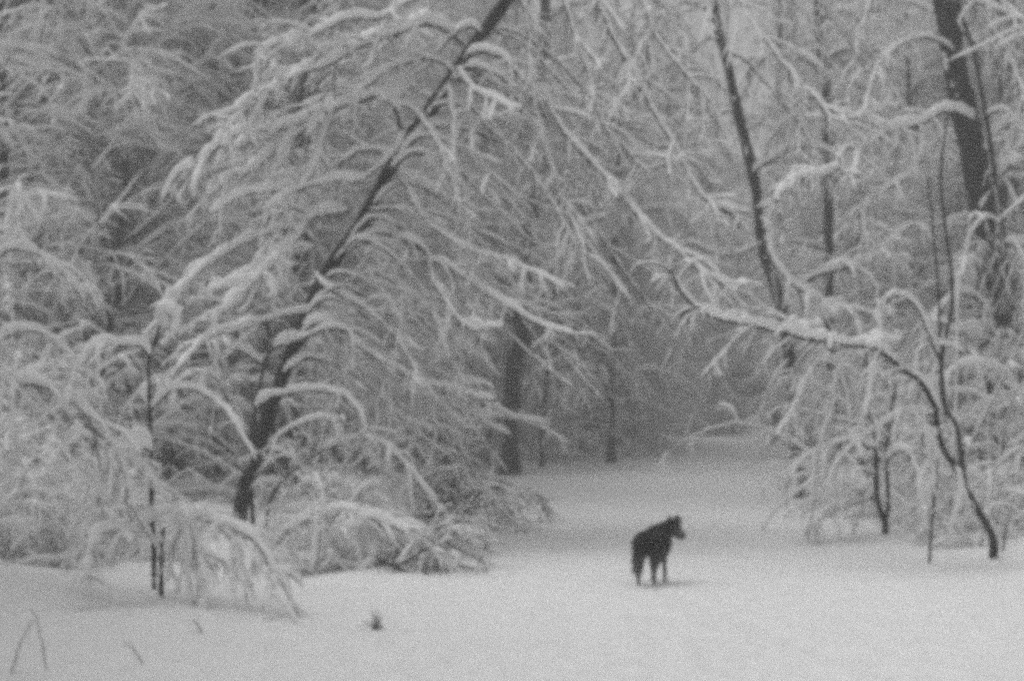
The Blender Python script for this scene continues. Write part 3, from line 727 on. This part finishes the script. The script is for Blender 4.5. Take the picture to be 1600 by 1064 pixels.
def make_shrub(Lr, stems, seed, spread=35):
    global RNG
    RNG = np.random.default_rng(seed)
    th = RNG.uniform(0, 6.28, stems); el = np.radians(90 - np.abs(RNG.normal(0, spread, stems)))
    st = np.stack([.12 * np.cos(th), .12 * np.sin(th), np.full(stems, -.1)], 1)
    lb = grow(st, np.stack([np.cos(th) * np.cos(el), np.sin(th) * np.cos(el), np.sin(el)], 1), RNG.uniform(*Lr, stems), 10, RNG.uniform(1.2, 2.6, stems), .08)
    g = Geo(); g.tubes(lb, np.linspace(1, .3, 10)[None] * .018 * np.ones((stems, 1)), 5, 0)
    c = Geo()
    c.tubes(lb, snow_radius(lb, RNG.uniform(.04, .075, stems), .25), 6, 1, True)
    s1, m, _ = shoots(lb, 10, .2, 1, (.3, .9), (25, 70), 7, 1.4, .1, .6, .4)
    c.tubes(s1, np.linspace(1, .4, 7)[None] * .008 * np.ones((len(s1), 1)), 3, 0)
    c.tubes(s1, snow_radius(s1, RNG.uniform(.02, .042, len(s1)), .25), 5, 1, True)
    s2, m, _ = shoots(s1, 5, .15, 1, (.15, .4), (20, 65), 5, 1.2, .12, .7, .4)
    c.tubes(s2, snow_radius(s2, RNG.uniform(.01, .022, len(s2)), .25), 4, 1, True)
    return g, c

def proto(name, cat, geo, m0, m1, first='trunk'):
    r = thing(name, 'x', cat, (0, 0, 0))
    link(first, geo[0].mesh(first, [m0, SNOW]), r)
    o = link('crown', geo[1].mesh('crown', [m1, SNOW]), r, 'stuff')
    return r

KINDS = {
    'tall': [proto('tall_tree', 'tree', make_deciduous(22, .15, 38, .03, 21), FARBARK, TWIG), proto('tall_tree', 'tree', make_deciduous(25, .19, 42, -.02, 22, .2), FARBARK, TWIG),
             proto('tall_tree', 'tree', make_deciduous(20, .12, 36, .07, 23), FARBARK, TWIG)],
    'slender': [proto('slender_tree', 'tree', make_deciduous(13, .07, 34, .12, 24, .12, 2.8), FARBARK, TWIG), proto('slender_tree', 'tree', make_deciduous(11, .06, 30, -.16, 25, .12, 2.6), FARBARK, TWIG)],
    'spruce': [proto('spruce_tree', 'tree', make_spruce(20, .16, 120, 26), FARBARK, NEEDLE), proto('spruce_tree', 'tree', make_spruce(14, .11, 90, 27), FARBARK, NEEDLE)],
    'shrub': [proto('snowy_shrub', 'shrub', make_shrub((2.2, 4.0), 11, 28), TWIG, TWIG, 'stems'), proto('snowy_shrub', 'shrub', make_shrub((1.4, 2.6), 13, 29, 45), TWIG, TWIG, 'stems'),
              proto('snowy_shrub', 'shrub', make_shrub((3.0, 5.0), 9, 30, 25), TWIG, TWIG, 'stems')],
}
RNG = np.random.default_rng(77)
used = set()
RR = random.Random(42)
LOOK = {'tall': ['tall snow-covered tree', 'tall thick-trunked tree white with snow', 'slightly leaning tall snow-covered tree'],
        'slender': ['slender young tree bowed by snow', 'small slanting tree bowed by snow'],
        'spruce': ['tall snow-laden spruce', 'short snow-laden spruce'],
        'shrub': ['low shrub buried in snow', 'small spreading shrub buried in snow', 'tall arching shrub buried in snow']}
GROUP = {'tall': 'tall snow-covered trees of the woods', 'slender': 'slender trees bowed by snow', 'spruce': 'snow-laden spruces', 'shrub': 'shrubs buried in snow'}
MARKS = [(0, 'left edge'), (55, 'left trunk'), (200, 'spindly trunk'), (330, 'slanted trunk'), (460, 'leaning trunk'), (630, 'young straight trunk'), (805, 'straight dark trunk'),
         (960, 'central hanging branches'), (1130, 'path end'), (1240, 'crooked trunk'), (1380, 'forked sapling limb'), (1540, 'thick trunk'), (1620, 'right edge')]
def place_of(px, d):
    if d < 12: return 'added unseen to shade the clearing at its ' + ('left edge' if px < 800 else 'right edge')  # only the out-of-view spruces added for shade stand this near
    x, m = min(MARKS, key=lambda q: abs(q[0] - px))
    sd = 'behind' if abs(px - x) < 26 and 0 < px < 1600 and d > 26 else ('left of' if px < x else 'right of')
    for lim, w in ((18.5, 'close to the clearing'), (27, 'at the woods edge'), (36, 'just inside the woods'), (48, 'a little way back'), (60, 'well back'), (76, 'deep in the woods'), (98, 'far back'), (999, 'farthest back')):
        if d < lim: return f'{w} {sd} the {m}'
def plant(kind, x, y, sc, only=None):
    ps = KINDS[kind]
    pi = RR.randrange(len(ps)) if only is None else only; p = ps[pi]
    px = 800 + x * FX / y
    lab = f'{LOOK[kind][pi]} {place_of(px, y)}'
    grp = GROUP[kind]
    loc = (x, y, float(gz(x, y)) - .05)
    rz = RR.uniform(0, 6.28); s = (sc * RR.uniform(.9, 1.15), sc * RR.uniform(.85, 1.15))
    if p.name not in used:
        used.add(p.name)
        p.location = loc; p.rotation_euler = (0, 0, rz); p.scale = (s[0], s[0], s[1]); p['label'] = lab; p['group'] = grp
        return p
    return copy_thing(p, loc, rz, s, lab, grp)

spots = []
def free(x, y, r):
    return all((x - a) ** 2 + (y - b_) ** 2 > (r + c) ** 2 for a, b_, c in spots)
SKY_GAPS = [(175, 90), (905, 60), (1365, 70)]       # bearings where the canopy opens to the sky (photo column, half width)
def cap_height(px, d, k, sc):
    """under the openings in the canopy the trees stay low enough to let the sky through"""
    if k not in ('tall', 'spruce'): return sc
    for c, w in SKY_GAPS:
        if abs(px - c) < w * .5 + 3300 / d:
            sc = min(sc, (EYE + (HOR - RR.uniform(70, 130)) * d / FX) / 24)
    return sc
def scatter(kind_w, count, d0, d1, edge, r, pw=1.0, pxr=(-180, 1780)):
    done = tries = 0
    while done < count and tries < count * 60:
        tries += 1
        d = d0 + (d1 - d0) * RR.random() ** pw
        px = RR.uniform(*pxr); x = (px - 800) * d / FX
        if path_edge(x, d) < edge or keep_clear(px, d) or not free(x, d, r): continue
        k = RR.choices(list(kind_w), list(kind_w.values()))[0]
        sc = cap_height(px, d, k, RR.uniform(.8, 1.15))
        if sc < .42 or (k == 'spruce' and 600 < px < 1080 and d < 84): continue
        spots.append((x, d, r))
        low = k == 'shrub' and d < 19
        plant(k, x, d, RR.uniform(.6, .9) if low else sc, 1 if low else None); done += 1
POLE_PX = [(300, 28), (630, 38), (737, 39), (800, 36), (848, 39), (1295, 30), (1346, 33), (958, 44)]
def keep_clear(px, d):
    """the straight dark trunk, the leaning trunk's foot and the dog stay in view"""
    return any(abs(px - a) < 95 and d < b_ + .5 for a, b_ in POLE_PX if not 1230 < px < 1700 or d > 22) or (560 < px < 1010 and 17.2 < d < 34.5) or (745 < px < 850 and d < 37) or (290 < px < 500 and d < 19) or (1420 < px < 1660 and 19.5 < d < 27) or (10 < px < 100 and 20 < d < 27) or (940 < px < 1250 and d < 30)
scatter({'shrub': 1}, 30, 37.8, 45, -.2, .35, pxr=(590, 1020))
scatter({'slender': 1}, 12, 40, 50, 0.8, .4, pxr=(560, 1010))
scatter({'shrub': 1}, 34, 73, 82, -.6, .35, pxr=(980, 1290))
scatter({'slender': 1}, 30, 74.5, 88, 0, .4, pxr=(960, 1310))
scatter({'slender': 1}, 10, 42, 68, 1.0, .35, pxr=(890, 1075))
scatter({'slender': 1}, 8, 44, 68, 1.0, .35, pxr=(1190, 1330))
scatter({'shrub': 1}, 14, 46, 72, .6, .35, pxr=(930, 1090))
scatter({'tall': 8, 'spruce': 1}, 54, 27, 48, 3.0, .7)
scatter({'tall': 7, 'spruce': 2}, 70, 48, 76, 3.0, .75)
scatter({'tall': 6, 'spruce': 4}, 40, 77, 100, 0, .8, pxr=(820, 1420))
scatter({'tall': 6, 'spruce': 3}, 58, 76, 130, 0, 1.0)
scatter({'slender': 1}, 84, 26, 66, 2.2, .4)
scatter({'slender': 1}, 14, 22, 34, 2.0, .4, pxr=(-150, 420))
scatter({'slender': 1}, 9, 27, 36, 2.0, .4, pxr=(1320, 1750))
scatter({'shrub': 1}, 80, 21, 72, 1.3, .5, 1.4)
scatter({'shrub': 1}, 10, 15.5, 21, 1.6, .6, pxr=(-120, 330))
scatter({'shrub': 1}, 15, 12.6, 16.5, 1.0, .3, pxr=(-150, 330))
scatter({'shrub': 1}, 6, 14.2, 17, .4, .3, pxr=(505, 640))
scatter({'shrub': 1}, 22, 16, 26, 1.0, .4, pxr=(1290, 1720))
# unseen trees added beside the camera for shade, and trees along the path
for k, x, y, sc in [('spruce', -4.4, 4.4, .55), ('spruce', -5.0, 6.6, .6), ('spruce', -6.0, 8.8, .65), ('spruce', -7.6, 11.4, .8), ('spruce', 4.8, 3.8, .85), ('spruce', 5.4, 6.0, .9), ('spruce', 6.6, 8.3, .9), ('spruce', 7.8, 10.8, .95), ('tall', 10.4, 14.0, .95), ('tall', 0.6, 49, 1.1), ('tall', 11.9, 43, 1.1), ('tall', 12.0, 58, 1.15)]:
    plant(k, x, y, sc)

# ------------------------------------------------------------------ the dog
def build_dog():
    base = ground_at(1012, 914)
    yaw = math.radians(90 - 21)                  # heading away from the camera and to the right
    f = np.array([math.cos(yaw), math.sin(yaw), 0]); l = np.array([-f[1], f[0], 0]); u = np.array([0, 0, 1.0])
    def L(a, b_, c): return f * a + l * b_ + u * c      # forward, left, up
    hd = nrm(np.array([0.70, -0.58, -0.42]))          # the head looks to the right and a little back
    hl = nrm(np.cross(np.array([0, 0, 1.0]), hd)); hu = np.cross(hd, hl)
    skull = L(.61, -.085, .578)
    segs = [
        (L(-.02, 0, .455), .104, L(.16, 0, .475), .112), (L(.16, 0, .475), .112, L(.36, 0, .47), .122), (L(.36, 0, .47), .122, L(.45, 0, .45), .115),
        (L(.28, 0, .515), .085, L(.44, 0, .525), .084), (L(.00, 0, .505), .072, L(.3, 0, .525), .075),
        (L(.44, 0, .495), .098, L(.57, -.04, .552), .075), (L(.50, 0, .455), .082, L(.59, -.05, .515), .066),
        (L(0, .05, .48), .085, L(.03, -.05, .48), .085), (skull, .073, skull + hd * .05, .067), (skull + hd * .05 - hu * .012, .064, skull + hd * .12 - hu * .034, .052), (skull + hd * .12 - hu * .034, .052, skull + hd * .142 - hu * .034, .046),
        (skull + hd * .04 - hu * .05, .045, skull + hd * .12 - hu * .055, .028),
        (L(.52, -.02, .45), .08, L(.57, -.035, .44), .055),
    ]
    for s in (1, -1):                                   # ears, the tips folding over
        e0 = skull - hd * .012 + hl * s * .06 + hu * .048
        e1 = e0 + hu * .040 + hl * s * .02
        e2 = e1 + hd * .03 + hl * s * .05 - hu * .032
        segs += [(e0, .030, e1, .020), (e1, .018, e2, .010)]
    def leg(fw, lat, hip, back):
        if back:
            a = L(hip, lat * .85, .45); k = L(hip + .07, lat, .30); h = L(hip - .055, lat, .17); p = L(fw - .01, lat, .03)
            return [(a, .085, k, .044), (k, .040, h, .025), (h, .024, p, .020), (p, .024, p + f * .05 - u * .008, .02)]
        a = L(hip, lat * .9, .40); e = L(hip - .04, lat, .28); w = L(hip + .0, lat, .12); p = L(fw, lat, .03)
        return [(a, .066, e, .034), (e, .032, w, .023), (w, .022, p, .020), (p, .024, p + f * .04 - u * .008, .02)]
    segs += leg(-.05, .075, -.01, True) + leg(-.02, -.078, .0, True) + leg(.42, .06, .42, False) + leg(.38, -.07, .40, False)
    # tail hanging low over the near hind leg
    t0 = L(-.10, .02, .50)
    tl = [t0, L(-.16, .045, .42), L(-.18, .05, .31), L(-.17, .05, .22), L(-.155, .045, .165)]
    tr = [.04, .048, .054, .046, .018]
    for i in range(4): segs.append((tl[i], tr[i], tl[i + 1], tr[i + 1]))
    bm = bmesh.new()
    for a, ra, b_, rb in segs:
        n = max(2, int(np.linalg.norm(b_ - a) / (min(ra, rb) * .45)) + 1)
        for i in range(n + 1):
            t = i / n
            r = bmesh.ops.create_icosphere(bm, subdivisions=2, radius=ra * (1 - t) + rb * t)
            c = Vector(a * (1 - t) + b_ * t)
            for v in r['verts']: v.co += c
    me = bpy.data.meshes.new('dog_rough'); bm.to_mesh(me); bm.free()
    tmp = bpy.data.objects.new('dog_rough', me); COL.objects.link(tmp)
    rm = tmp.modifiers.new('r', 'REMESH'); rm.mode = 'VOXEL'; rm.voxel_size = 0.009
    sm = tmp.modifiers.new('s', 'SMOOTH'); sm.iterations = 4; sm.factor = 0.5
    dg = bpy.context.evaluated_depsgraph_get()
    body = bpy.data.meshes.new_from_object(tmp.evaluated_get(dg))
    bpy.data.objects.remove(tmp); bpy.data.meshes.remove(me)
    body.name = 'dog'
    for v in body.vertices:
        k = 1.0 if v.co.z > .2 else .3
        v.co += v.normal * k * (.010 * mnoise.noise(v.co * 22) + .006 * mnoise.noise(v.co * 60))
    for p in body.polygons: p.use_smooth = True
    body.materials.clear()
    m, n, bs = mat_new('dog_coat')
    bs.inputs['Roughness'].default_value = .85; bs.inputs['Specular IOR Level'].default_value = .15
    tc = n.nodes.new('ShaderNodeTexCoord'); nz = n.nodes.new('ShaderNodeTexNoise'); nz.inputs['Scale'].default_value = 14; nz.inputs['Detail'].default_value = 6
    cr = n.nodes.new('ShaderNodeValToRGB')
    cr.color_ramp.elements[0].color = (.010,) * 3 + (1,); cr.color_ramp.elements[1].color = (.03,) * 3 + (1,)
    n.links.new(tc.outputs['Object'], nz.inputs['Vector']); n.links.new(nz.outputs['Fac'], cr.inputs['Fac'])
    # greyer muzzle and lower legs: patches of the coat
    sx = n.nodes.new('ShaderNodeVectorMath'); sx.operation = 'DISTANCE'; sx.inputs[1].default_value = tuple(skull + hd * .13 - hu * .03)
    mr = n.nodes.new('ShaderNodeMapRange'); mr.inputs['From Min'].default_value = .05; mr.inputs['From Max'].default_value = .12; mr.inputs['To Min'].default_value = .4; mr.inputs['To Max'].default_value = 0
    sp = n.nodes.new('ShaderNodeSeparateXYZ')
    mr2 = n.nodes.new('ShaderNodeMapRange'); mr2.inputs['From Min'].default_value = .10; mr2.inputs['From Max'].default_value = .40; mr2.inputs['To Min'].default_value = .6; mr2.inputs['To Max'].default_value = 0
    mx = n.nodes.new('ShaderNodeMath'); mx.operation = 'MAXIMUM'
    mix = n.nodes.new('ShaderNodeMix'); mix.data_type = 'RGBA'
    mix.inputs[7].default_value = (.26,) * 3 + (1,)
    n.links.new(tc.outputs['Object'], sx.inputs[0]); n.links.new(sx.outputs['Value'], mr.inputs['Value'])
    n.links.new(tc.outputs['Object'], sp.inputs[0]); n.links.new(sp.outputs['Z'], mr2.inputs['Value'])
    n.links.new(mr.outputs[0], mx.inputs[0]); n.links.new(mr2.outputs[0], mx.inputs[1])
    n.links.new(mx.outputs[0], mix.inputs[0]); n.links.new(cr.outputs[0], mix.inputs[6]); n.links.new(mix.outputs[2], bs.inputs['Base Color'])
    body.materials.append(m)
    o = link('dog', body)
    o.location = tuple(base + np.array([0, 0, -.045]))
    o['label'] = 'shaggy black dog standing on the snowy path with its head turned to the right'
    o['category'] = 'dog'
    # fur tufts that break the outline
    vs, qs = [], []
    rr = random.Random(9)
    polys = list(body.polygons)
    for i in range(5200):
        p = polys[rr.randrange(len(polys))]
        c, nn = Vector(p.center), Vector(p.normal)
        if c.z < .34 and not (c.dot(Vector(f)) < -.1) : continue
        near_head = (c - Vector(skull + hd * .09)).length < .12
        ln = rr.uniform(.012, .02) if near_head else rr.uniform(.03, .062)
        d = (nn * .7 - Vector(f) * .45 + Vector((0, 0, -.75)) + Vector((rr.gauss(0, .15), rr.gauss(0, .15), rr.gauss(0, .15)))).normalized()
        sd_ = nn.cross(d).normalized() * .004
        b0 = c - nn * .004
        k = len(vs)
        vs += [b0 - sd_, b0 + sd_, b0 + d * ln + sd_ * .15, b0 + d * ln - sd_ * .15]
        qs.append((k, k + 1, k + 2, k + 3))
    fm = bpy.data.meshes.new('fur'); fm.from_pydata(vs, [], qs); fm.materials.append(m)
    link('fur', fm, o, 'stuff')
    # two eyes and a nose
    def dot(name, c, r):
        b2 = bmesh.new(); bmesh.ops.create_icosphere(b2, subdivisions=2, radius=r)
        for v in b2.verts: v.co += Vector(c)
        mm = bpy.data.meshes.new(name); b2.to_mesh(mm); b2.free()
        mt, n2, bb = mat_new('wet_black'); bb.inputs['Base Color'].default_value = (.005, .005, .005, 1); bb.inputs['Roughness'].default_value = .2
        mm.materials.append(mt); link(name, mm, o)
    dot('nose', skull + hd * .182 - hu * .020, .016)
    for s in (1, -1): dot('eye', skull + hd * .088 + hl * s * .034 + hu * .022, .009)
build_dog()

# ------------------------------------------------------------------ weeds poking out of the foreground snow
def weed(label, lines, bark, name='weed_stalk', cat='weed', snow=0, tw=3):
    b = ground_at(*lines[0][0]); d = b[1]
    q = Plant(name, label, cat, b)
    for ln in lines:
        q.branch(ln, d, d - .1, bark, snow, tw, (15, 40), .3, 0, part='stalk')
weed('small dark tuft of twigs poking out of the snow below the hooped bush', [[(588, 982), (586, 975), (583, 970)], [(589, 982), (591, 974), (595, 969)], [(588, 982), (588, 972), (587, 965)], [(587, 982), (582, 979), (578, 977)], [(589, 982), (594, 978), (599, 978)]], 3.2, 'twig_tuft', 'twigs', 3, 4)
weed('thin bent stalk in the snow at the bottom left, tip pointing left', [[(222, 1036), (214, 1020), (202, 1008), (192, 1000)]], 2, snow=4)
weed('pair of stalks leaning together in the bottom left corner', [[(18, 1050), (34, 1000), (52, 968)], [(72, 1046), (66, 1005), (56, 962), (50, 950)]], 2, snow=5)
weed('thin stalk standing in the snow right of the twin-stem shrub', [[(1452, 880), (1456, 820), (1462, 760), (1466, 715)]], 4)
weed('thin lone stalk leaning out of the snow at the lower right', [[(1566, 862), (1572, 830), (1580, 790)]], 3)
weed('low twig lying on the snow at the left in front of the drooping shrub', [[(316, 988), (308, 976), (300, 968)]], 2, snow=4)

# ------------------------------------------------------------------ the misty air
bm = bmesh.new()
bmesh.ops.create_cube(bm, size=1)
for v in bm.verts:
    v.co = Vector((v.co.x * 520, v.co.y * 400 + 65, -2.5 + (v.co.z + .5) * 38))
me = bpy.data.meshes.new('haze'); bm.to_mesh(me); bm.free()
m = bpy.data.materials.new('haze'); m.use_nodes = True
n = m.node_tree; n.nodes.clear()
vol = n.nodes.new('ShaderNodeVolumePrincipled'); out = n.nodes.new('ShaderNodeOutputMaterial')
vol.inputs['Color'].default_value = (.9, .9, .9, 1)
vol.inputs['Density'].default_value = HAZE_DENSITY
vol.inputs['Anisotropy'].default_value = 0.2
n.links.new(vol.outputs[0], out.inputs['Volume'])
me.materials.append(m)
link('haze', me, kind='stuff')
